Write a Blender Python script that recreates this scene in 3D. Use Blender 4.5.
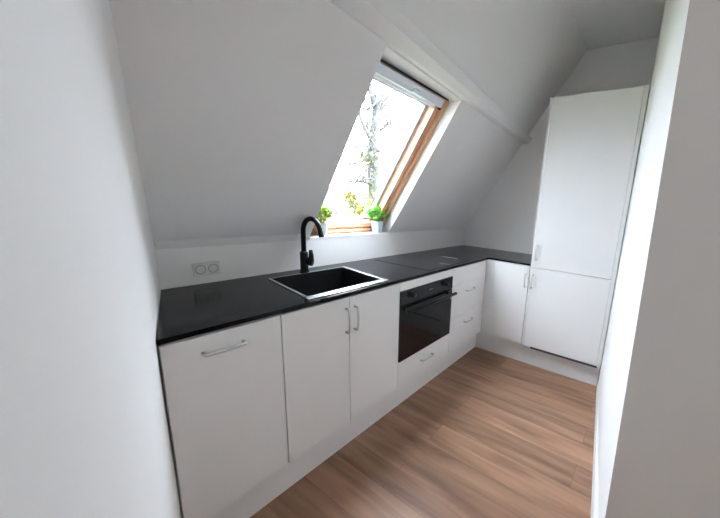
import bpy, bmesh, math, random
from mathutils import Vector, Matrix

scene = bpy.context.scene
for o in list(bpy.data.objects):
    bpy.data.objects.remove(o, do_unlink=True)
COL = scene.collection

# ------------------------------------------------------------------ camera, world, lights, exposure
cam_data = bpy.data.cameras.new('camera')
cam_data.sensor_fit = 'HORIZONTAL'
cam_data.sensor_width = 36.0
cam_data.lens = 304.2677 / 720 * 36
cam_data.shift_x = (360 - 449.1694) / 720
cam_data.shift_y = (269.2249 - 259) / 720
cam_data.clip_start = 0.01
cam = bpy.data.objects.new('camera', cam_data)
COL.objects.link(cam)
right = Vector((0.53594606, -0.84212592, 0.05988114))
up = Vector((0.140571, 0.1589501, 0.97722805))
fwd = Vector((0.83246719, 0.51532397, -0.20356716))
mw = Matrix((right, up, -fwd)).transposed().to_4x4()
mw.translation = (-0.4189, -1.7405, 1.3559)
cam.matrix_world = mw
scene.camera = cam

world = bpy.data.worlds.new('overcast_sky')
scene.world = world
world.use_nodes = True
bg = world.node_tree.nodes['Background']
# overcast sky, dull at the horizon and bright overhead
_n, _l = world.node_tree.nodes, world.node_tree.links
_tc = _n.new('ShaderNodeTexCoord'); _sp = _n.new('ShaderNodeSeparateXYZ')
_l.new(_tc.outputs['Generated'], _sp.inputs[0])
_mx = _n.new('ShaderNodeMath'); _mx.operation = 'MAXIMUM'; _mx.inputs[1].default_value = 0.0
_l.new(_sp.outputs['Z'], _mx.inputs[0])
_pw = _n.new('ShaderNodeMath'); _pw.operation = 'POWER'; _pw.inputs[1].default_value = 1.8
_l.new(_mx.outputs[0], _pw.inputs[0])
_ma = _n.new('ShaderNodeMath'); _ma.operation = 'MULTIPLY_ADD'
_ma.inputs[1].default_value = 13.0; _ma.inputs[2].default_value = 9.5
_l.new(_pw.outputs[0], _ma.inputs[0])
_az = _n.new('ShaderNodeMath'); _az.operation = 'MULTIPLY_ADD'      # cloud cover thinner towards +x
_az.inputs[1].default_value = 0.38; _az.inputs[2].default_value = 1.0
_l.new(_sp.outputs['X'], _az.inputs[0])
_mu = _n.new('ShaderNodeMath'); _mu.operation = 'MULTIPLY'
_l.new(_ma.outputs[0], _mu.inputs[0]); _l.new(_az.outputs[0], _mu.inputs[1]); _l.new(_mu.outputs[0], bg.inputs[1])
bg.inputs[0].default_value = (0.86, 0.93, 1.06, 1)

def area(name, loc, target, sx, sy, power, color):
    d = bpy.data.lights.new(name, 'AREA')
    d.shape = 'RECTANGLE'; d.size = sx; d.size_y = sy
    d.energy = power; d.color = color
    o = bpy.data.objects.new(name, d)
    COL.objects.link(o)
    o.location = loc
    o.rotation_euler = (Vector(target) - Vector(loc)).to_track_quat('-Z', 'Y').to_euler()
    return o

# unseen fill lights added behind the photographer to lift cabinet fronts and jamb
area('hall_fill_rear', (-0.15, -3.90, 1.45), (-0.05, 0, 1.35), 1.0, 1.7, 0.45, (1.0, 0.97, 0.93))
area('hall_fill_overhead', (-0.05, -2.75, 2.70), (-0.05, -2.75, 0), 0.5, 0.5, 1.6, (1.0, 0.97, 0.94))

scene.view_settings.view_transform = 'Standard'
scene.view_settings.look = 'None'
scene.view_settings.gamma = 1
scene.view_settings.use_curve_mapping = False
scene.view_settings.exposure = 1.52
scene.cycles.use_denoising = True
scene.cycles.max_bounces = 14
scene.cycles.diffuse_bounces = 8
scene.cycles.transparent_max_bounces = 16
scene.cycles.sample_clamp_indirect = 8

# ------------------------------------------------------------------ measured dimensions
L = 2.657          # length of the wall behind the worktop
D, F, P = 0.593, 0.597, 0.519
H, T = 0.920, 0.017
K = 0.210
KW, SL, CEIL = 1.113, 1.486, 2.7315
AL = -0.285        # the left wall splays: x = AL * (-y)
XF = L - F         # front plane of the return cabinets
YT, YR = -1.000, -1.622
HT, ZS = 2.193, 0.8986
UN = Vector((0, SL, 1.0)).normalized()

def S(x, d, n=0.0):
    """point on the roof slope: d = horizontal run into the room, n = distance outward."""
    return Vector((x, -d, KW + SL * d)) + UN * n

# ------------------------------------------------------------------ materials
def new_mat(name):
    m = bpy.data.materials.new(name)
    m.use_nodes = True
    nt = m.node_tree
    return m, nt, nt.nodes['Principled BSDF']

def paint(name, color, rough=0.6, vary=0.02, scale=6.0, bump=0.0, bscale=180.0, spec=0.5, metal=0.0, coat=0.0):
    m, nt, b = new_mat(name)
    N, LK = nt.nodes, nt.links
    tc = N.new('ShaderNodeTexCoord')
    nz = N.new('ShaderNodeTexNoise'); nz.inputs['Scale'].default_value = scale; nz.inputs['Detail'].default_value = 3
    LK.new(tc.outputs['Object'], nz.inputs['Vector'])
    cr = N.new('ShaderNodeValToRGB')
    lo = [max(0, c * (1 - vary)) for c in color]; hi = [min(1, c * (1 + vary)) for c in color]
    cr.color_ramp.elements[0].color = (*lo, 1); cr.color_ramp.elements[1].color = (*hi, 1)
    cr.color_ramp.elements[0].position = 0.3; cr.color_ramp.elements[1].position = 0.7
    LK.new(nz.outputs['Fac'], cr.inputs['Fac'])
    LK.new(cr.outputs['Color'], b.inputs['Base Color'])
    b.inputs['Roughness'].default_value = rough
    b.inputs['Metallic'].default_value = metal
    b.inputs['Specular IOR Level'].default_value = spec
    if coat: b.inputs['Coat Weight'].default_value = coat
    if bump:
        n2 = N.new('ShaderNodeTexNoise'); n2.inputs['Scale'].default_value = bscale; n2.inputs['Detail'].default_value = 4
        LK.new(tc.outputs['Object'], n2.inputs['Vector'])
        bp = N.new('ShaderNodeBump'); bp.inputs['Strength'].default_value = bump; bp.inputs['Distance'].default_value = 0.002
        LK.new(n2.outputs['Fac'], bp.inputs['Height'])
        LK.new(bp.outputs['Normal'], b.inputs['Normal'])
    return m

M_WALL = paint('white_wall_paint', (0.79, 0.788, 0.782), 0.85, 0.01, 3, 0.12, 140, 0.3)
M_CEIL = paint('white_ceiling_paint', (0.79, 0.788, 0.782), 0.9, 0.01, 3, 0.10, 140, 0.3)
M_TRIM = paint('white_gloss_trim', (0.84, 0.84, 0.84), 0.45, 0.01, 5)
M_CAB = paint('white_melamine', (0.76, 0.757, 0.75), 0.42, 0.008, 5, 0.0)
M_CABSIDE = paint('white_carcass', (0.62, 0.61, 0.60), 0.5, 0.01, 5)
M_HANDLE = paint('satin_nickel', (0.62, 0.62, 0.62), 0.35, 0.02, 20, metal=0.85)
M_BLACK = paint('matt_black_metal', (0.006, 0.006, 0.0065), 0.5, 0.1, 20, spec=0.2)
M_BASIN = paint('black_composite', (0.006, 0.006, 0.007), 0.55, 0.2, 90, 0.1, 400, 0.3)
M_STEEL = paint('brushed_steel', (0.50, 0.52, 0.54), 0.24, 0.0, 40, metal=1.0)
M_OVENGLASS = paint('black_oven_glass', (0.004, 0.004, 0.0045), 0.06, 0.1, 4, spec=0.25)
M_OVENPANEL = paint('black_oven_panel', (0.010, 0.010, 0.012), 0.25, 0.1, 6, spec=0.3)
M_HOB = paint('black_hob_glass', (0.004, 0.004, 0.005), 0.15, 0.1, 6, spec=0.16)
M_HOB.node_tree.nodes['Principled BSDF'].inputs['IOR'].default_value = 1.2
M_HOB.node_tree.nodes['Principled BSDF'].inputs['Specular IOR Level'].default_value = 0.5
M_MARK = paint('pale_mark', (0.55, 0.55, 0.55), 0.5, 0.02, 10)  # plain pale grey, also used for the painted hob glint
M_SOCKET = paint('white_plastic', (0.66, 0.66, 0.65), 0.35, 0.01, 10)
M_SOCKETDARK = paint('grey_plastic_recess', (0.30, 0.30, 0.30), 0.4, 0.02, 10)
M_GREY = paint('grey_aluminium', (0.36, 0.40, 0.48), 0.5, 0.02, 10)
M_WHITEALU = paint('white_lacquered_rail', (0.74, 0.77, 0.82), 0.35, 0.01, 10)
M_RUBBER = paint('black_rubber', (0.02, 0.02, 0.02), 0.7, 0.05, 10)
M_POTBLUE = paint('pale_blue_ceramic', (0.52, 0.68, 0.80), 0.35, 0.04, 12)
M_POTGREY = paint('pale_grey_ceramic', (0.66, 0.69, 0.70), 0.35, 0.04, 12)
M_SOIL = paint('potting_soil', (0.05, 0.035, 0.025), 0.95, 0.3, 80)
M_LEAF = paint('fresh_green_leaf', (0.20, 0.46, 0.09), 0.5, 0.40, 60)
M_LEAFY = paint('yellow_green_leaf', (0.40, 0.52, 0.13), 0.5, 0.35, 60)
M_TREELEAF = paint('spring_leaf', (0.060, 0.066, 0.014), 0.6, 0.3, 3)
M_SHRUB = paint('yellow_shrub_leaf', (0.085, 0.078, 0.005), 0.6, 0.3, 3)
M_BARK = paint('grey_bark', (0.032, 0.031, 0.030), 0.9, 0.2, 5)
M_HOUSE = paint('grey_render', (0.052, 0.052, 0.055), 0.9, 0.05, 2)
M_ROOF = paint('slate_roof', (0.055, 0.055, 0.058), 0.8, 0.08, 4)
M_GRASS = paint('lawn', (0.13, 0.15, 0.08), 0.95, 0.3, 1)

def wood_mat():
    m, nt, b = new_mat('varnished_pine')
    N, LK = nt.nodes, nt.links
    tc = N.new('ShaderNodeTexCoord'); mp = N.new('ShaderNodeMapping')
    mp.inputs['Scale'].default_value = (60, 9, 9)
    LK.new(tc.outputs['Object'], mp.inputs['Vector'])
    nz = N.new('ShaderNodeTexNoise'); nz.inputs['Scale'].default_value = 1.0; nz.inputs['Detail'].default_value = 5
    LK.new(mp.outputs['Vector'], nz.inputs['Vector'])
    cr = N.new('ShaderNodeValToRGB')
    cr.color_ramp.elements[0].color = (0.48, 0.25, 0.135, 1); cr.color_ramp.elements[1].color = (0.58, 0.33, 0.19, 1)
    LK.new(nz.outputs['Fac'], cr.inputs['Fac']); LK.new(cr.outputs['Color'], b.inputs['Base Color'])
    b.inputs['Roughness'].default_value = 0.35
    return m
M_PINE = wood_mat()

def worktop_mat():
    m, nt, b = new_mat('black_granite_laminate')
    N, LK = nt.nodes, nt.links
    tc = N.new('ShaderNodeTexCoord')
    nz = N.new('ShaderNodeTexNoise'); nz.inputs['Scale'].default_value = 420; nz.inputs['Detail'].default_value = 2
    LK.new(tc.outputs['Object'], nz.inputs['Vector'])
    cr = N.new('ShaderNodeValToRGB')
    cr.color_ramp.elements[0].position = 0.45; cr.color_ramp.elements[1].position = 0.8
    cr.color_ramp.elements[0].color = (0.003, 0.003, 0.0033, 1); cr.color_ramp.elements[1].color = (0.012, 0.012, 0.014, 1)
    LK.new(nz.outputs['Fac'], cr.inputs['Fac']); LK.new(cr.outputs['Color'], b.inputs['Base Color'])
    b.inputs['Roughness'].default_value = 0.15
    b.inputs['Specular IOR Level'].default_value = 0.5
    b.inputs['IOR'].default_value = 1.2
    return m
M_TOP = worktop_mat()

def floor_mat():
    m, nt, b = new_mat('oak_plank_floor')
    N, LK = nt.nodes, nt.links
    tc = N.new('ShaderNodeTexCoord')
    mp = N.new('ShaderNodeMapping'); mp.inputs['Rotation'].default_value = (0, 0, math.radians(90))
    mp.inputs['Location'].default_value = (0.35, 0.05, 0)
    LK.new(tc.outputs['Object'], mp.inputs['Vector'])
    br = N.new('ShaderNodeTexBrick')
    br.offset = 0.37; br.inputs['Scale'].default_value = 1.0
    br.inputs['Brick Width'].default_value = 1.22; br.inputs['Row Height'].default_value = 0.18
    br.inputs['Mortar Size'].default_value = 0.0014; br.inputs['Mortar Smooth'].default_value = 0.3
    br.inputs['Color1'].default_value = (0.20, 0.20, 0.20, 1); br.inputs['Color2'].default_value = (0.85, 0.85, 0.85, 1)
    br.inputs['Mortar'].default_value = (0.0, 0.0, 0.0, 1)
    LK.new(mp.outputs['Vector'], br.inputs['Vector'])
    # grain, stretched along the planks
    m2 = N.new('ShaderNodeMapping'); m2.inputs['Scale'].default_value = (0.9, 9, 1)
    LK.new(mp.outputs['Vector'], m2.inputs['Vector'])
    addv = N.new('ShaderNodeVectorMath'); addv.operation = 'ADD'
    LK.new(m2.outputs['Vector'], addv.inputs[0]); LK.new(br.outputs['Color'], addv.inputs[1])
    g = N.new('ShaderNodeTexNoise'); g.inputs['Scale'].default_value = 1.6; g.inputs['Detail'].default_value = 6; g.inputs['Distortion'].default_value = 0.6
    LK.new(addv.outputs['Vector'], g.inputs['Vector'])
    cr = N.new('ShaderNodeValToRGB')
    cr.color_ramp.elements[0].position = 0.28; cr.color_ramp.elements[1].position = 0.75
    cr.color_ramp.elements[0].color = (0.19, 0.097, 0.058, 1); cr.color_ramp.elements[1].color = (0.46, 0.27, 0.17, 1)
    LK.new(g.outputs['Fac'], cr.inputs['Fac'])
    mx = N.new('ShaderNodeMixRGB'); mx.blend_type = 'OVERLAY'; mx.inputs['Fac'].default_value = 0.30
    LK.new(cr.outputs['Color'], mx.inputs['Color1']); LK.new(br.outputs['Color'], mx.inputs['Color2'])
    LK.new(mx.outputs['Color'], b.inputs['Base Color'])
    b.inputs['Roughness'].default_value = 0.36
    bp = N.new('ShaderNodeBump'); bp.inputs['Strength'].default_value = 0.15; bp.inputs['Distance'].default_value = 0.001
    LK.new(g.outputs['Fac'], bp.inputs['Height']); LK.new(bp.outputs['Normal'], b.inputs['Normal'])
    return m
M_FLOOR = floor_mat()

def glass_mat():
    m = bpy.data.materials.new('clear_window_glass'); m.use_nodes = True
    nt = m.node_tree; N, LK = nt.nodes, nt.links
    N.clear()
    out = N.new('ShaderNodeOutputMaterial'); mix = N.new('ShaderNodeMixShader')
    tr = N.new('ShaderNodeBsdfTransparent'); gl = N.new('ShaderNodeBsdfGlossy'); fr = N.new('ShaderNodeFresnel')
    tr.inputs['Color'].default_value = (0.97, 0.985, 0.98, 1)
    gl.inputs['Roughness'].default_value = 0.02
    fr.inputs['IOR'].default_value = 1.45
    # reflect on the outer skin only, so the thick pane is not mirrored twice
    ge = N.new('ShaderNodeNewGeometry'); mu = N.new('ShaderNodeMath'); mu.operation = 'MULTIPLY'
    iv = N.new('ShaderNodeMath'); iv.operation = 'SUBTRACT'; iv.inputs[0].default_value = 1.0
    LK.new(ge.outputs['Backfacing'], iv.inputs[1]); LK.new(iv.outputs[0], mu.inputs[0]); LK.new(fr.outputs[0], mu.inputs[1])
    LK.new(mu.outputs[0], mix.inputs[0]); LK.new(tr.outputs[0], mix.inputs[1]); LK.new(gl.outputs[0], mix.inputs[2])
    LK.new(mix.outputs[0], out.inputs['Surface'])
    return m
M_GLASS = glass_mat()

# ------------------------------------------------------------------ mesh helpers
def world_off(o):
    v = Vector((0, 0, 0))
    while o is not None:
        v += o.location; o = o.parent
    return v

def obj(name, bm, mat, parent=None, smooth=False, **props):
    me = bpy.data.meshes.new(name)
    bmesh.ops.recalc_face_normals(bm, faces=bm.faces)
    if parent is not None:
        bmesh.ops.translate(bm, verts=bm.verts, vec=-world_off(parent))
    bm.to_mesh(me); bm.free()
    me.materials.append(mat)
    if smooth:
        for p in me.polygons: p.use_smooth = True
    o = bpy.data.objects.new(name, me)
    COL.objects.link(o)
    if parent is not None: o.parent = parent
    for k, v in props.items(): o[k] = v
    return o

def thing(name, label, category, loc, group=None):
    o = bpy.data.objects.new(name, None)
    o.empty_display_size = 0.1
    COL.objects.link(o)
    o.location = loc
    o['label'] = label; o['category'] = category
    if group: o['group'] = group
    return o

def tag(o, label, category, group=None):
    o['label'] = label; o['category'] = category
    if group: o['group'] = group
    return o

def struct(name, bm, mat, smooth=False):
    return obj(name, bm, mat, None, smooth, kind='structure')

def B(): return bmesh.new()

def merge(bm, tmp):
    me = bpy.data.meshes.new('tmp'); tmp.to_mesh(me); tmp.free()
    bm.from_mesh(me); bpy.data.meshes.remove(me)

def box(bm, x0, x1, y0, y1, z0, z1, bev=0.0):
    t = bmesh.new()
    bmesh.ops.create_cube(t, size=1.0)
    for v in t.verts:
        v.co = Vector(((x0 + x1) / 2 + v.co.x * (x1 - x0), (y0 + y1) / 2 + v.co.y * (y1 - y0), (z0 + z1) / 2 + v.co.z * (z1 - z0)))
    if bev:
        bmesh.ops.bevel(t, geom=t.edges[:], offset=bev, segments=2, profile=0.5, affect='EDGES')
    merge(bm, t)
    return bm

def hexa(bm, pts, bev=0.0):
    """8 points: bottom loop of 4, then top loop of 4."""
    t = bmesh.new()
    v = [t.verts.new(p) for p in pts]
    for f in ((0, 1, 2, 3), (4, 5, 6, 7), (0, 1, 5, 4), (1, 2, 6, 5), (2, 3, 7, 6), (3, 0, 4, 7)):
        t.faces.new([v[i] for i in f])
    bmesh.ops.recalc_face_normals(t, faces=t.faces)
    if bev:
        bmesh.ops.bevel(t, geom=t.edges[:], offset=bev, segments=2, profile=0.5, affect='EDGES')
    merge(bm, t)
    return bm

def quad(bm, *pts):
    bm.faces.new([bm.verts.new(p) for p in pts])

def prism(bm, poly, z0, z1, bev=0.0):
    t = bmesh.new()
    a = [t.verts.new((x, y, z0)) for x, y in poly]; b = [t.verts.new((x, y, z1)) for x, y in poly]
    n = len(poly)
    t.faces.new(a); t.faces.new(b)
    for i in range(n):
        t.faces.new((a[i], a[(i + 1) % n], b[(i + 1) % n], b[i]))
    bmesh.ops.recalc_face_normals(t, faces=t.faces)
    if bev:
        bmesh.ops.bevel(t, geom=t.edges[:], offset=bev, segments=2, profile=0.5, affect='EDGES')
    merge(bm, t)
    return bm

def tube(bm, pts, radii, seg=12, caps=True):
    pts = [Vector(p) for p in pts]
    if not isinstance(radii, (list, tuple)): radii = [radii] * len(pts)
    rings = []
    ref = None
    for i, p in enumerate(pts):
        d = (pts[min(i + 1, len(pts) - 1)] - pts[max(i - 1, 0)]).normalized()
        if ref is None:
            ref = d.orthogonal().normalized()
        ref = (ref - d * ref.dot(d))
        if ref.length < 1e-6: ref = d.orthogonal()
        ref.normalize()
        w = d.cross(ref)
        rings.append([bm.verts.new(p + (ref * math.cos(2 * math.pi * k / seg) + w * math.sin(2 * math.pi * k / seg)) * radii[i]) for k in range(seg)])
    for a, b in zip(rings, rings[1:]):
        for k in range(seg):
            bm.faces.new((a[k], a[(k + 1) % seg], b[(k + 1) % seg], b[k]))
    if caps:
        bm.faces.new(rings[0]); bm.faces.new(rings[-1])
    return bm

def lathe(bm, c, prof, seg=28, axis='z'):
    """prof: list of (radius, height); closed when it starts and ends at radius 0."""
    c = Vector(c)
    rings = []
    for r, h in prof:
        ring = []
        if r < 1e-6:
            ring = [bm.verts.new(c + (Vector((0, 0, h)) if axis == 'z' else Vector((0, -h, 0))))]
        else:
            for k in range(seg):
                a = 2 * math.pi * k / seg
                q = Vector((r * math.cos(a), r * math.sin(a), h)) if axis == 'z' else Vector((r * math.cos(a), -h, r * math.sin(a)))
                ring.append(bm.verts.new(c + q))
        rings.append(ring)
    for a, b in zip(rings, rings[1:]):
        if len(a) == 1 and len(b) == 1: continue
        for k in range(seg):
            if len(a) == 1: bm.faces.new((a[0], b[k], b[(k + 1) % seg]))
            elif len(b) == 1: bm.faces.new((a[k], a[(k + 1) % seg], b[0]))
            else: bm.faces.new((a[k], a[(k + 1) % seg], b[(k + 1) % seg], b[k]))
    return bm

def slope_bar(bm, x0, x1, d0, d1, n0, n1, bev=0.0):
    return hexa(bm, [S(x0, d0, n0), S(x1, d0, n0), S(x1, d1, n0), S(x0, d1, n0),
                     S(x0, d0, n1), S(x1, d0, n1), S(x1, d1, n1), S(x0, d1, n1)], bev)

def bow_handle(bm, a, b, out, proj=0.028, w=0.0055):
    """slightly bowed bar handle between feet a and b, standing off along out."""
    a, b, out = Vector(a), Vector(b), Vector(out)
    pts = [a, a + out * proj * 0.7]
    ax = (b - a)
    for i in range(9):
        t = i / 8
        pts.append(a + ax * (0.03 + 0.94 * t) + out * (proj * (0.92 + 0.16 * math.sin(math.pi * t))))
    pts += [b + out * proj * 0.7, b]
    return tube(bm, pts, w, 10)

# ------------------------------------------------------------------ room shell
XMIN, YMIN = -1.35, -4.0
def lx(y): return AL * (-y)

bm = B(); quad(bm, (XMIN, YMIN, 0), (L, YMIN, 0), (L, 0.0, 0), (XMIN, 0.0, 0)); struct('floor', bm, M_FLOOR)

bm = B(); quad(bm, (0, 0, 0), (L, 0, 0), (L, 0, KW), (0, 0, KW)); struct('wall_back', bm, M_WALL)
bm = B(); quad(bm, (0, 0, 0), (lx(YMIN), YMIN, 0), (lx(YMIN), YMIN, CEIL), (0, 0, CEIL)); struct('wall_left', bm, M_WALL)
bm = B(); quad(bm, (L, 0, 0), (L, -1.64, 0), (L, -1.64, CEIL), (L, 0, CEIL)); struct('wall_end', bm, M_WALL)

# right wall: behind the tall unit, along the room, round the outer corner and down the hall
NB, NT = (0.70, -1.799), (0.758, -1.729)
bm = B()
quad(bm, (L, -1.634, 0), (2.102, -1.634, 0), (2.102, -1.634, CEIL), (L, -1.634, CEIL))
quad(bm, (2.102, -1.634, 0), (*NB, 0), (*NT, CEIL), (2.102, -1.634, CEIL))
quad(bm, (*NB, 0), (0.80, YMIN, 0), (0.80, YMIN, CEIL), (*NT, CEIL))
bmesh.ops.remove_doubles(bm, verts=bm.verts, dist=0.0005)
struct('wall_right', bm, M_WALL)

# hall end behind the photographer
bm = B(); quad(bm, (lx(YMIN), YMIN, 0), (0.80, YMIN, 0), (0.80, YMIN, CEIL), (lx(YMIN), YMIN, CEIL)); struct('wall_hall', bm, M_WALL)

# ceiling: roof slope with the window opening, then the flat part
WL, WR, WT0, WT1 = 0.719, 1.421, 0.627, 0.617
dC = (CEIL - KW) / SL
bm = B()
quad(bm, S(0, 0), S(WL, 0), S(WL, WT0), S(AL * WT0, WT0))
quad(bm, S(WR, 0), S(L, 0), S(L, WT1), S(WR, WT1))
quad(bm, S(AL * WT0, WT0), S(WL, WT0), S(WR, WT1), S(L, WT1), S(L, dC), S(AL * dC, dC))
quad(bm, S(AL * dC, dC), S(L, dC), (L, YMIN, CEIL), (lx(YMIN), YMIN, CEIL))
bmesh.ops.remove_doubles(bm, verts=bm.verts, dist=0.0005)
struct('ceiling', bm, M_CEIL)

# purlin casing above the window, running the length of the slope
def beam_sec(x, lo, hi):
    return [S(x, lo, 0.002), S(x, hi, -0.055), S(x, hi + 0.030, -0.050), S(x, hi + 0.03, 0.002)]
bm = B()
xs = [(-0.17, 0.650, 0.700), (L, 0.596, 0.618)]
secs = [[bm.verts.new(p) for p in beam_sec(*a)] for a in xs]
for i in range(4):
    bm.faces.new((secs[0][i], secs[0][(i + 1) % 4], secs[1][(i + 1) % 4], secs[1][i]))
bm.faces.new(secs[0]); bm.faces.new(secs[1])
struct('trim_1', bm, M_CEIL)

# narrow filled-in strip where slope and low wall meet, left of the window
bm = B()
sec = lambda x: [Vector((x, 0.0, KW - 0.016)), Vector((x, -0.016, KW + 0.024)), Vector((x, 0.0, KW + 0.01))]
a = [bm.verts.new(p) for p in sec(0.002)]; b = [bm.verts.new(p) for p in sec(0.655)]
for i in range(3): bm.faces.new((a[i], a[(i + 1) % 3], b[(i + 1) % 3], b[i]))
bm.faces.new(a); bm.faces.new(b)
struct('trim_2', bm, M_WALL)

# skirting along the right wall
bm = B()
hexa(bm, [(2.10, -1.636, 0), (2.10, -1.630, 0), (0.705, -1.771, 0), (0.705, -1.797, 0),
          (2.10, -1.636, 0.075), (2.10, -1.632, 0.075), (0.705, -1.774, 0.075), (0.705, -1.797, 0.075)], 0.002)
struct('baseboard_right', bm, M_TRIM)

# ------------------------------------------------------------------ roof window
win = bpy.data.objects.new('window_1', None); COL.objects.link(win)
win.location = ((WL + WR) / 2, 0, KW); win['kind'] = 'structure'
bm = B()
quad(bm, S(WR, -0.14, 0.20), S(WR, 0, 0), S(WR, WT1, 0), S(WR, WT1 - 0.05, 0.20))
quad(bm, S(WL, -0.14, 0.20), S(WL, 0, 0), S(WL, WT0, 0), S(WL, WT0 - 0.05, 0.20))
zt0, zt1 = KW + SL * WT0, KW + SL * WT1
quad(bm, S(WL, WT0, 0), S(WR, WT1, 0), (WR + 0.004, 0.24 - WT1, zt1 + 0.004), (WL - 0.004, 0.24 - WT0, zt0 + 0.004))
obj('reveal', bm, M_WALL, win)
bm = B(); box(bm, WL, WR, -0.0015, 0.20, KW - 0.014, KW + 0.002, 0.001)
obj('window_sill', bm, M_TRIM, win)
# outer frame: fixed pine frame
NF0, NF1 = 0.075, 0.175
bm = B()
slope_bar(bm, WR - 0.043, WR + 0.004, -0.055, 0.594, NF0, NF1, 0.003)
slope_bar(bm, WL - 0.004, WL + 0.026, -0.055, 0.594, NF0, NF1, 0.003)
slope_bar(bm, WL, WR, -0.055, -0.006, NF0, NF1, 0.003)
slope_bar(bm, WL, WR, 0.570, 0.594, NF0 + 0.004, NF1, 0.003)
obj('frame', bm, M_PINE, win)
# sash, a little deeper
sash = None
bm = B()
GX0, GX1, GD0, GD1 = WL + 0.056, WR - 0.090, 0.016, 0.542
slope_bar(bm, GX1, WR - 0.046, -0.006, 0.570, NF0 + 0.014, NF1 - 0.01, 0.003)
slope_bar(bm, WL + 0.028, GX0, -0.006, 0.570, NF0 + 0.014, NF1 - 0.01, 0.003)
slope_bar(bm, WL + 0.028, WR - 0.046, -0.006, GD0, NF0 + 0.014, NF1 - 0.01, 0.003)
sash = obj('sash', bm, M_PINE, win)
# grey outer glazing profile round the pane
bm = B()
slope_bar(bm, GX1 - 0.026, GX1 + 0.006, GD0 - 0.01, GD1 + 0.01, 0.146, 0.172)
slope_bar(bm, GX0 - 0.006, GX0 + 0.010, GD0 - 0.01, GD1 + 0.01, 0.150, 0.172)
slope_bar(bm, GX0, GX1, GD0 - 0.006, GD0 + 0.006, 0.150, 0.172)
slope_bar(bm, GX0, GX1, GD1 - 0.010, GD1 + 0.01, 0.146, 0.172)
obj('glazing_profile', bm, M_GREY, sash)
bm = B(); slope_bar(bm, GX0 + 0.002, GX1 - 0.002, GD0, GD1, 0.156, 0.162)
obj('pane', bm, M_GLASS, sash)
# top rail with ventilation flap, black seal over it, latch bolt at its end
bm = B(); slope_bar(bm, WL + 0.028, WR - 0.046, GD1, 0.572, NF0 + 0.018, NF1 - 0.02, 0.003)
slope_bar(bm, WL + 0.03, WR - 0.075, 0.556, 0.586, NF0 - 0.022, NF0 + 0.022, 0.008)
vent = obj('ventilation_flap', bm, M_WHITEALU, win)
bm = B(); slope_bar(bm, WL + 0.005, WR - 0.03, 0.589, 0.5945, NF0 - 0.010, NF0 + 0.006)
obj('seal', bm, M_RUBBER, vent)
bm = B(); xm = (WL + WR) / 2
slope_bar(bm, xm - 0.022, xm + 0.022, 0.560, 0.574, NF0 - 0.034, NF0 - 0.02, 0.004)
obj('flap_catch', bm, M_WHITEALU, vent)
bm = B(); slope_bar(bm, WR - 0.064, WR - 0.052, 0.548, 0.556, NF0 - 0.006, NF0 + 0.02, 0.002)
obj('latch_bolt', bm, M_BLACK, win)

# ------------------------------------------------------------------ worktop with sink cut-out
SX0, SX1, SY0, SY1 = 0.382, 0.842, -0.528, -0.122        # basin opening
SH = 0.028                                               # the sink sits slightly askew
bm = B()
outer = [(0.002, -0.002), (L - 0.002, -0.002), (L - 0.002, YT + 0.001), (2.075, YT + 0.001), (2.088, -D - 0.012), (AL * D + 0.002, -D)]
inner = [(SX0 - SH, SY0), (SX1 - SH, SY0), (SX1 + SH, SY1), (SX0 + SH, SY1)]
t = bmesh.new()
edges = []
for loop in (outer, inner):
    vs = [t.verts.new((x, y, H - T)) for x, y in loop]
    edges += [t.edges.new((vs[i], vs[(i + 1) % len(vs)])) for i in range(len(vs))]
bmesh.ops.triangle_fill(t, use_beauty=True, use_dissolve=False, edges=edges)
r = bmesh.ops.extrude_face_region(t, geom=t.faces[:])
bmesh.ops.translate(t, verts=[v for v in r['geom'] if isinstance(v, bmesh.types.BMVert)], vec=(0, 0, T))
bmesh.ops.recalc_face_normals(t, faces=t.faces)
merge(bm, t)
wt = obj('worktop', bm, M_TOP)
tag(wt, 'black L-shaped kitchen worktop running under the roof window to the tall cabinet', 'worktop')

# ------------------------------------------------------------------ sink
sink = thing('kitchen_sink', 'rectangular black sink with polished steel rim set in the worktop', 'sink', ((SX0 + SX1) / 2, (SY0 + SY1) / 2, H))
def skx(x, y): return x + SH * (2 * (y - SY0) / (SY1 - SY0) - 1)
def skbox(bm, x0, x1, y0, y1, z0, z1):
    return prism(bm, [(skx(x0, y0), y0), (skx(x1, y0), y0), (skx(x1, y1), y1), (skx(x0, y1), y1)], z0, z1)
bm = B()
zr0, zr1 = H + 0.0005, H + 0.0030
for a in ((SX0 - 0.012, SX1 + 0.020, -0.570, SY0), (SX0 - 0.012, SX1 + 0.020, SY1, SY1 + 0.010), (SX0 - 0.012, SX0, SY0, SY1), (SX1, SX1 + 0.020, SY0, SY1)):
    skbox(bm, *a, zr0, zr1)
bmesh.ops.remove_doubles(bm, verts=bm.verts, dist=0.0004)
obj('rim', bm, M_STEEL, sink, label='polished steel rim')
bm = B()
zb = H - 0.19
i0, i1, j0, j1 = SX0 + 0.001, SX1 - 0.001, SY0 + 0.001, SY1 - 0.001
w_ = 0.004
skbox(bm, i0, i0 + w_, j0, j1, zb, H + 0.0022); skbox(bm, i1 - w_, i1, j0, j1, zb, H + 0.0022)
skbox(bm, i0 + w_, i1 - w_, j0, j0 + w_, zb, H + 0.0022); skbox(bm, i0 + w_, i1 - w_, j1 - w_, j1, zb, H + 0.0022)
skbox(bm, i0, i1, j0, j1, zb - w_, zb)
obj('basin', bm, M_BASIN, sink)
bm = B(); lathe(bm, ((SX0 + SX1) / 2, (SY0 + SY1) / 2 + 0.06, zb + 0.0005), [(0, 0.004), (0.028, 0.004), (0.040, 0.002), (0.042, 0), (0, 0)])
obj('drain', bm, M_BLACK, sink, True)

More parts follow.
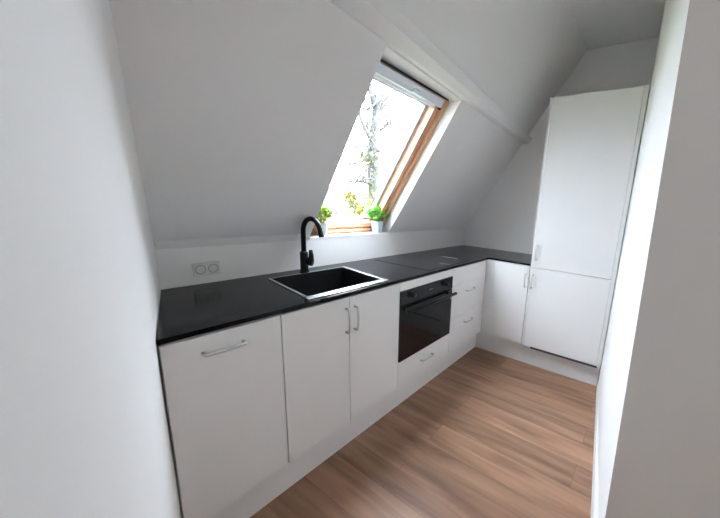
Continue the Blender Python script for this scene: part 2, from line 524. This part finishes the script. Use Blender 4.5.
# ------------------------------------------------------------------ faucet
fx, fy = 0.635, -0.070
tap = thing('kitchen_faucet', 'matt black gooseneck faucet standing behind the sink', 'faucet', (fx, fy, H))
bm = B(); lathe(bm, (fx, fy, H + 0.0005), [(0, 0), (0.027, 0), (0.027, 0.006), (0.0225, 0.009), (0.0225, 0.112), (0.020, 0.118), (0.0160, 0.122), (0, 0.122)])
obj('body', bm, M_BLACK, tap, True)
bm = B()
pts = [(fx, fy, H + 0.11), (fx, fy, H + 0.18), (fx, fy, H + 0.226)]
R_ = 0.082
for i in range(1, 17):
    a = math.pi * i / 16 * 0.93
    pts.append((fx, fy - R_ + R_ * math.cos(a), H + 0.236 + R_ * math.sin(a)))
e = Vector(pts[-1]); dlt = (e - Vector(pts[-2])).normalized()
pts += [e + dlt * 0.02, e + dlt * 0.032]
tube(bm, pts, 0.0136, 16)
obj('spout', bm, M_BLACK, tap, True)
bm = B()
tube(bm, [(fx + 0.008, fy - 0.012, H + 0.062), (fx + 0.026, fy - 0.040, H + 0.062)], 0.026, 18)
tube(bm, [(fx + 0.022, fy - 0.036, H + 0.066), (fx + 0.022, fy - 0.037, H + 0.10), (fx + 0.021, fy - 0.036, H + 0.132)], [0.016, 0.014, 0.010], 12)
obj('lever', bm, M_BLACK, tap, True)

# ------------------------------------------------------------------ hob
HX0, HX1, HY0, HY1 = 1.215, 1.797, -0.560, -0.055
hob = thing('induction_hob', 'flush black glass hob in the worktop above the oven and drawers', 'hob', ((HX0 + HX1) / 2, (HY0 + HY1) / 2, H))
bm = B(); box(bm, HX0, HX1, HY0, HY1, H + 0.0005, H + 0.0015, 0.0003)
obj('glass_top', bm, M_HOB, hob)
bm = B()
box(bm, 1.770, 1.786, -0.455, -0.285, H + 0.0016, H + 0.0021)  # glint on the hob edge, put in as a pale strip
obj('edge_glint', bm, M_MARK, hob, label='pale painted glint along the right edge')
bm = B()  # row of short pale dashes on the glass
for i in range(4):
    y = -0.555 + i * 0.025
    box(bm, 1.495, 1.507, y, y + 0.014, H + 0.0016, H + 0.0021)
obj('pale_dashes', bm, M_MARK, hob, label='row of short pale dashes')

# ------------------------------------------------------------------ base cabinets (long run)
GAP = 0.002
DF = 0.018
def door_box(bm, x0, x1, z0, z1):
    return box(bm, x0 + GAP, x1 - GAP, -F, -F + DF, z0 + GAP, z1 - GAP, 0.0012)
ZT = H - T - 0.006
GRP = 'white base cabinets'

def carcass(name, x0, x1, z0, z1, parent, y1=-0.015):
    bm = B(); box(bm, x0 + 0.001, x1 - 0.001, -F + DF + 0.001, y1, z0, z1)
    return obj(name, bm, M_CABSIDE, parent)

X0L = AL * F + 0.006
X1, X2, X3, X4, X5 = 0.196, 0.529, 0.893, 1.489, 2.018
c = thing('base_cabinet', 'leftmost white base cabinet with one horizontal bar handle beside the left wall', 'cabinet', (0.02, -0.3, 0), GRP)
bm = B(); prism(bm, [(0.012, -0.02), (X1 - 0.001, -0.02), (X1 - 0.001, -F + DF + 0.001), (AL * (F - DF) + 0.014, -F + DF + 0.001)], K, H - T - 0.001)
obj('body', bm, M_CABSIDE, c)
bm = B(); door_box(bm, X0L, X1, K, ZT); d = obj('door', bm, M_CAB, c)
bm = B(); bow_handle(bm, (-0.062, -F, 0.838), (0.058, -F, 0.838), (0, -1, 0)); obj('handle', bm, M_HANDLE, d, True)

c = thing('base_cabinet', 'white two-door base cabinet below the sink with paired upright handles', 'cabinet', (X2, -0.3, 0), GRP)
bm = B()
box(bm, X1 + 0.001, X1 + 0.017, -F + DF + 0.001, -0.015, K, H - T - 0.001)
box(bm, X3 - 0.017, X3 - 0.001, -F + DF + 0.001, -0.015, K, H - T - 0.001)
box(bm, X1 + 0.017, X3 - 0.017, -F + DF + 0.001, -0.015, K, K + 0.016)
box(bm, X1 + 0.017, X3 - 0.017, -0.022, -0.015, K + 0.016, H - T - 0.001)
obj('body', bm, M_CABSIDE, c)
bm = B(); door_box(bm, X1, X2, K, ZT); d = obj('door', bm, M_CAB, c)
bm = B(); bow_handle(bm, (X2 - 0.022, -F, 0.842), (X2 - 0.022, -F, 0.722), (0, -1, 0)); obj('handle', bm, M_HANDLE, d, True)
bm = B(); door_box(bm, X2, X3, K, ZT); d = obj('door', bm, M_CAB, c)
bm = B(); bow_handle(bm, (X2 + 0.030, -F, 0.842), (X2 + 0.030, -F, 0.722), (0, -1, 0)); obj('handle', bm, M_HANDLE, d, True)

# oven housing: white strip above, drawer below
OZ0, OZ1 = 0.386, 0.842
c = thing('oven_cabinet', 'white oven housing with a small handled drawer under the black oven', 'cabinet', ((X3 + X4) / 2, -0.3, 0), GRP)
bm = B()
box(bm, X3 + 0.001, X3 + 0.006, -F + 0.004, -0.015, K, H - T - 0.001)
box(bm, X4 - 0.006, X4 - 0.001, -F + 0.004, -0.015, K, H - T - 0.001)
box(bm, X3 + 0.006, X4 - 0.006, -F + DF + 0.002, -0.015, K, OZ0 - 0.004)
box(bm, X3 + 0.006, X4 - 0.006, -0.03, -0.015, OZ0 - 0.004, H - T - 0.001)
obj('body', bm, M_CAB, c)
bm = B(); box(bm, X3 + 0.0065, X4 - 0.0065, -F, -F + DF, OZ1 + 0.003, ZT, 0.001); obj('top_rail', bm, M_CAB, c)
bm = B(); box(bm, X3 + GAP, X4 - GAP, -F, -F + DF, K + GAP, OZ0 - 0.004, 0.0012); d = obj('drawer', bm, M_CAB, c)
bm = B(); bow_handle(bm, (1.128, -F, 0.310), (1.254, -F, 0.310), (0, -1, 0)); obj('handle', bm, M_HANDLE, d, True)

# oven
ov = thing('built_in_oven', 'black built-in oven with two knobs and a long bar handle', 'oven', ((X3 + X4) / 2, -0.3, OZ0))
bm = B(); box(bm, X3 + 0.014, X4 - 0.014, -F + 0.016, -0.06, OZ0 + 0.004, OZ1 - 0.006); obj('body', bm, M_BLACK, ov)
bm = B(); box(bm, X3 + 0.0075, X4 - 0.0075, -F - 0.006, -F + 0.014, 0.752, OZ1, 0.002); pn = obj('control_panel', bm, M_OVENPANEL, ov)
for kx in (1.000, 1.372):
    bm = B(); lathe(bm, (kx, -F - 0.0065, 0.806), [(0, 0.026), (0.015, 0.026), (0.018, 0.022), (0.020, 0.004), (0.022, 0.0), (0, 0)], 24, 'y')
    obj('knob', bm, M_BLACK, pn, True)
bm = B(); box(bm, 1.172, 1.224, -F - 0.0072, -F - 0.006, 0.790, 0.812); obj('display', bm, M_OVENGLASS, pn)
bm = B()
for i in range(4): box(bm, 1.180 + i * 0.010, 1.186 + i * 0.010, -F - 0.0078, -F - 0.0073, 0.796, 0.806)
obj('display_marking', bm, paint('dim_grey_print', (0.16, 0.16, 0.17), 0.5), pn)
bm = B(); box(bm, X3 + 0.0075, X4 - 0.0075, -F - 0.006, -F + 0.014, OZ0 + 0.002, 0.748, 0.002); d = obj('door', bm, M_OVENGLASS, ov)
bm = B()
tube(bm, [(X3 + 0.02, -F - 0.048, 0.722), (X4 - 0.02, -F - 0.048, 0.722)], 0.011, 14)
for hx in (X3 + 0.055, X4 - 0.055):
    tube(bm, [(hx, -F - 0.048, 0.722), (hx, -F - 0.006, 0.722)], 0.008, 12)
obj('handle', bm, M_BLACK, d, True)
bm = B(); box(bm, X4 - 0.026, X4 - 0.018, -F - 0.0068, -F - 0.006, 0.668, 0.682); obj('spot', bm, M_MARK, d, label='tiny pale spot')  # small pale spot on the oven door

# drawer unit
c = thing('drawer_cabinet', 'white three-drawer base cabinet between the oven and the corner', 'cabinet', ((X4 + X5) / 2, -0.3, 0), GRP)
carcass('body', X4, X5, K, H - T - 0.001, c)
for z0, z1, hz in ((0.759, ZT, None), (0.490, 0.759, 0.688), (K, 0.490, 0.414)):
    bm = B(); door_box(bm, X4, X5, z0, z1); d = obj('drawer', bm, M_CAB, c)
    if hz:
        bm = B(); bow_handle(bm, (1.708, -F, hz), (1.836, -F, hz), (0, -1, 0)); obj('handle', bm, M_HANDLE, d, True)

# ------------------------------------------------------------------ return run
def rdoor(bm, y0, y1, z0, z1):
    return box(bm, XF, XF + DF, y0 + GAP, y1 - GAP, z0 + GAP, z1 - GAP, 0.0012)
c = thing('base_cabinet', 'white corner base cabinet with one door between the drawers and tall cabinet', 'cabinet', (2.3, -0.8, 0), GRP)
bm = B(); box(bm, XF + DF + 0.001, L - 0.012, YT + 0.002, -0.015, K, H - T - 0.001); obj('body', bm, M_CABSIDE, c)
bm = B(); box(bm, XF + 0.004, XF + DF, -0.683, -F - 0.001, K + 0.002, ZT, 0.001)
box(bm, X5 + 0.0015, XF + 0.004, -F + 0.002, -F + DF, K + 0.002, ZT, 0.001)
obj('filler_panel', bm, M_CAB, c)
bm = B(); rdoor(bm, YT + 0.002, -0.684, K, ZT); d = obj('door', bm, M_CAB, c)
bm = B(); bow_handle(bm, (XF, -0.974, 0.834), (XF, -0.974, 0.722), (-1, 0, 0)); obj('handle', bm, M_HANDLE, d, True)

c = thing('tall_cabinet', 'tall white two-door fridge cabinet standing against the right wall', 'cabinet', (2.35, -1.31, 0))
bm = B(); box(bm, XF + DF + 0.001, L - 0.012, YR + 0.017, YT - 0.017, K, HT - 0.002); obj('body', bm, M_CABSIDE, c)
for y0, y1 in ((YT - 0.0165, YT - 0.0005), (YR - 0.009, YR + 0.0165)):
    bm = B(); box(bm, XF + 0.001, L - 0.012, y0, y1, K - 0.01, HT, 0.001); obj('side_panel', bm, M_CAB, c)
bm = B(); rdoor(bm, YR + 0.0165, YT - 0.0165, ZS, HT); d = obj('door', bm, M_CAB, c)
bm = B(); bow_handle(bm, (XF, -1.040, 1.085), (XF, -1.040, 0.965), (-1, 0, 0)); obj('handle', bm, M_HANDLE, d, True)
bm = B(); rdoor(bm, YR + 0.0165, YT - 0.0165, K - 0.006, ZS); d = obj('door', bm, M_CAB, c)
bm = B(); bow_handle(bm, (XF, -1.032, 0.836), (XF, -1.032, 0.724), (-1, 0, 0)); obj('handle', bm, M_HANDLE, d, True)
bm = B()
box(bm, XF + 0.006, XF + 0.020, -1.610, -1.078, 0.186, 0.201)
for i in range(26):
    y = -1.605 + i * 0.0202
    box(bm, XF + 0.003, XF + 0.006, y, y + 0.012, 0.188, 0.199)
obj('ventilation_grille', bm, paint('dark_grey_metal', (0.05, 0.05, 0.055), 0.5), c, label='dark ventilation grille under the lower door')

# plinths
bm = B(); prism(bm, [(AL * P + 0.003, -P), (L - P - 0.001, -P), (L - P - 0.001, -P + 0.016), (AL * (P - 0.016) + 0.003, -P + 0.016)], 0.0005, K - 0.012)
tag(obj('plinth', bm, M_CAB), 'long white plinth board under the cabinets of the sink wall', 'plinth', 'white plinth boards')
bm = B()
box(bm, L - P, L - P + 0.016, YR - 0.004, -P - 0.0, 0.0005, 0.184)
tag(obj('plinth', bm, M_CAB), 'short white plinth board under the corner cabinet and tall cabinet', 'plinth', 'white plinth boards')

# ------------------------------------------------------------------ socket
s = thing('power_socket', 'white double power socket on the low wall above the worktop', 'socket', (0.173, 0, 0.991))
bm = B(); box(bm, 0.119, 0.228, -0.0112, -0.0005, 0.958, 1.024, 0.003); obj('faceplate', bm, M_SOCKET, s)
for sx in (0.148, 0.199):
    bm = B(); lathe(bm, (sx, -0.0112, 0.991), [(0, -0.0042), (0.0165, -0.0042), (0.0185, 0.0012), (0.0205, 0.0016), (0.0215, 0.0), (0.0215, -0.005), (0, -0.005)], 28, 'y')
    q = obj('outlet', bm, M_SOCKETDARK, s, True)
    bm = B()
    for dx in (-0.0085, 0.0085): lathe(bm, (sx + dx, -0.0078, 0.991), [(0, 0.0006), (0.0028, 0.0006), (0.0028, 0), (0, 0)], 10, 'y')
    obj('pin_hole', bm, M_BLACK, q)

# ------------------------------------------------------------------ potted plants on the sill
def leaf(bm, p, d, upv, ln, w):
    d = d.normalized(); side = d.cross(upv)
    if side.length < 1e-4: side = d.orthogonal()
    side.normalize(); nrm = side.cross(d).normalized()
    a = bm.verts.new(p)
    b1 = bm.verts.new(p + d * ln * 0.45 + side * w + nrm * ln * 0.10); b2 = bm.verts.new(p + d * ln * 0.45 - side * w + nrm * ln * 0.10)
    m = bm.verts.new(p + d * ln * 0.5 + nrm * ln * 0.02)
    e = bm.verts.new(p + d * ln - nrm * ln * 0.12)
    bm.faces.new((a, b1, m)); bm.faces.new((a, m, b2)); bm.faces.new((b1, e, m)); bm.faces.new((m, e, b2))

def potted(label, x, y, r, h, fr, fh, pot_mat, leaf_mat, seed, n):
    rnd = random.Random(seed)
    z = KW + 0.0025
    p = thing('potted_plant', label, 'plant', (x, y, z), 'potted plants on the window sill')
    bm = B(); lathe(bm, (x, y, z), [(0, 0), (r * 0.80, 0), (r * 0.84, 0.003), (r, h - 0.004), (r * 0.99, h), (r * 0.92, h), (r * 0.88, h - 0.012), (0, h - 0.012)], 32)
    obj('pot', bm, pot_mat, p, True)
    bm = B(); lathe(bm, (x, y, z + h - 0.0118), [(0, 0.006), (r * 0.5, 0.005), (r * 0.87, 0.001), (r * 0.87, 0)], 24); obj('soil', bm, M_SOIL, p, True)
    bm = B(); bl = B()
    base = Vector((x, y, z + h - 0.008))
    cc = Vector((x, y, z + h + fh * 0.42))
    for i in range(n // 10):
        a = rnd.uniform(0, 2 * math.pi); el = math.asin(rnd.uniform(-0.35, 1.0))
        q = rnd.uniform(0.55, 1.0)
        tip = cc + Vector((math.cos(a) * math.cos(el) * fr * q, math.sin(a) * math.cos(el) * fr * 0.60 * q, math.sin(el) * fh * 0.55 * q))
        tip.y = min(tip.y, 0.075 + 0.5 * (tip.z - KW))
        s0 = base + Vector((math.cos(a) * r * 0.3, math.sin(a) * r * 0.3, 0))
        mid = s0.lerp(tip, 0.5) + Vector((0, 0, 0.012))
        tube(bm, [s0, mid, tip], [0.0013, 0.0011, 0.0007], 5)
        for k in range(10):
            f = rnd.uniform(0.5, 1.05)
            pos = mid.lerp(tip, (f - 0.5) * 2)
            an = rnd.uniform(0, 2 * math.pi)
            dv = (tip - cc).normalized() * 0.8 + Vector((math.cos(an), math.sin(an) * 0.7, rnd.uniform(-0.4, 0.8)))
            leaf(bl, pos, dv, Vector((0, 0, 1)), rnd.uniform(0.022, 0.036), rnd.uniform(0.008, 0.012))
    st = obj('stems', bm, leaf_mat, p)
    obj('foliage', bl, leaf_mat, p)
    return p
potted('green potted plant in a pale blue pot at the right end of the sill', 1.330, 0.038, 0.046, 0.088, 0.118, 0.140, M_POTBLUE, M_LEAF, 4, 900)
potted('light green potted plant in a pale grey pot at the left end of the sill', 0.838, 0.038, 0.038, 0.082, 0.078, 0.125, M_POTGREY, M_LEAFY, 9, 700)

# ------------------------------------------------------------------ outside
GZ = -4.2
bm = B(); quad(bm, (-30, 2, GZ), (60, 2, GZ), (60, 70, GZ), (-30, 70, GZ)); struct('ground', bm, M_GRASS)

rnd = random.Random(21)
tree = thing('tree', 'tall bare tree with sparse spring leaves outside the roof window', 'tree', (9.0, 8.0, GZ))
bw = B(); lf = B()
def limb(pts, r0, r1):
    n = len(pts); tube(bw, pts, [r0 + (r1 - r0) * i / (n - 1) for i in range(n)], 9)
def twigs(pts, count, ln, r):
    pts = [Vector(p) for p in pts]
    for _ in range(count):
        i = rnd.randrange(len(pts) - 1); p = pts[i].lerp(pts[i + 1], rnd.random())
        a = Vector((rnd.uniform(-1, 1), rnd.uniform(-0.8, 0.8), rnd.uniform(0.0, 0.9))).normalized()
        m_ = p + a * ln * 0.5 + Vector((0, 0, rnd.uniform(-0.05, 0.12))); e_ = m_ + (a + Vector((rnd.uniform(-.5, .5), rnd.uniform(-.4, .4), rnd.uniform(0, .6)))).normalized() * ln * 0.6
        tube(bw, [p, m_, e_], [r, r * 0.7, r * 0.35], 6)
        for _k in range(2):
            f = rnd.uniform(0.3, 0.9); s_ = m_.lerp(e_, f)
            g_ = s_ + Vector((rnd.uniform(-1, 1), rnd.uniform(-.8, .8), rnd.uniform(0, 1))).normalized() * ln * 0.35
            tube(bw, [s_, g_], [r * 0.45, r * 0.2], 5)
def leaves(c0, sp, count, size=0.09):
    for _ in range(count):
        p = Vector(c0) + Vector((rnd.gauss(0, sp), rnd.gauss(0, sp), rnd.gauss(0, sp)))
        leaf(lf, p, Vector((rnd.uniform(-1, 1), rnd.uniform(-1, 1), rnd.uniform(-1, .6))), Vector((0, 0, 1)), size * rnd.uniform(.7, 1.3), size * .3)
trunk = [(9.05, 8, GZ), (9.0, 8, -1), (8.97, 8, 1.2), (8.89, 8, 3.0), (8.93, 8, 4.0), (9.12, 8, 4.9)]
limb(trunk, 0.28, 0.18)
b1 = [(9.10, 8, 4.85), (8.88, 8.1, 5.5), (8.70, 8.2, 6.1), (8.74, 8.3, 7.4)]; limb(b1, 0.15, 0.07)
b2 = [(9.12, 8, 4.85), (9.45, 7.9, 5.35), (9.93, 7.8, 5.90), (10.4, 7.7, 6.8)]; limb(b2, 0.12, 0.05)
b3 = [(8.90, 8, 3.6), (8.60, 8, 3.95), (8.30, 8, 4.3), (8.12, 8, 4.65), (8.05, 8, 5.4)]; limb(b3, 0.10, 0.05)
b4 = [(8.92, 8, 3.9), (9.35, 8.1, 4.25), (9.85, 8.1, 4.55), (10.4, 8.1, 4.8)]; limb(b4, 0.08, 0.04)
b5 = [(9.1, 8, 4.8), (8.6, 8.05, 4.82), (8.0, 8.1, 4.85)]; limb(b5, 0.06, 0.03)
b6 = [(8.9, 8, 2.9), (8.3, 7.9, 2.85), (7.5, 7.8, 2.6)]; limb(b6, 0.05, 0.02)
b7 = [(8.95, 8, 2.0), (8.4, 7.9, 2.1), (7.7, 7.8, 2.0)]; limb(b7, 0.045, 0.02)
for b_, n_ in ((b1, 12), (b2, 13), (b3, 12), (b4, 12), (b5, 7), (b6, 12), (b7, 12)): twigs(b_, n_, 0.65, 0.050)
twigs(trunk[2:5], 18, 0.75, 0.045)
for c0, sp, n_ in (((9.75, 8, 3.75), .20, 60), ((9.0, 7.9, 3.3), .32, 70), ((8.95, 7.9, 2.2), .35, 60), ((8.0, 7.8, 2.8), .35, 60),
                   ((7.4, 7.8, 2.7), .3, 40), ((8.3, 7.8, 3.4), .35, 40), ((9.5, 8, 2.4), .3, 40), ((8.3, 7.8, 1.6), .35, 60)):
    leaves(c0, sp, n_ * 2, 0.15)
obj('trunk', bw, M_BARK, tree, True)
obj('foliage', lf, M_TREELEAF, tree)

rnd = random.Random(5)
shrub = thing('shrub', 'yellow green shrub beyond the lower edge of the roof window', 'shrub', (6.6, 6.2, GZ))
bw = B(); lf = B()
limb([(6.6, 6.2, GZ), (6.62, 6.2, -1.5), (6.65, 6.2, 0.3)], 0.10, 0.04)
for px_, pz_ in ((6.25, 1.45), (6.5, 1.1), (6.72, 0.9), (6.85, 0.55), (6.95, 1.25), (6.5, .4)):
    limb([(6.64, 6.2, -0.2), ((px_ + 6.64) / 2, 6.2, pz_ * 0.5), (px_, 6.2, pz_)], 0.03, 0.012)
    leaves((px_, 6.2, pz_), 0.13, 190, 0.13)
obj('stems', bw, M_BARK, shrub, True)
obj('foliage', lf, M_SHRUB, shrub)

house = thing('house', 'grey gabled neighbouring house far outside the roof window', 'house', (20, 24, GZ))
hx0, hx1, hy0, hy1, hz = 18.0, 20.6, 22.0, 30.0, 0.5
bm = B(); box(bm, hx0, hx1, hy0, hy1, GZ, hz)
xm_ = (hx0 + hx1) / 2
v = [bm.verts.new(p) for p in ((hx0, hy0, hz), (hx1, hy0, hz), (xm_, hy0, hz + 1.7), (hx0, hy1, hz), (hx1, hy1, hz), (xm_, hy1, hz + 1.7))]
bm.faces.new((v[0], v[1], v[2])); bm.faces.new((v[3], v[4], v[5]))
obj('wall', bm, M_HOUSE, house)
bm = B()
for sx in (hx0 - 0.25, hx1 + 0.25):
    hexa(bm, [(sx, hy0 - .3, hz - .25), (xm_, hy0 - .3, hz + 1.75), (xm_, hy1 + .3, hz + 1.75), (sx, hy1 + .3, hz - .25),
              (sx, hy0 - .3, hz - .12), (xm_, hy0 - .3, hz + 1.92), (xm_, hy1 + .3, hz + 1.92), (sx, hy1 + .3, hz - .12)])
obj('roof', bm, M_ROOF, house)
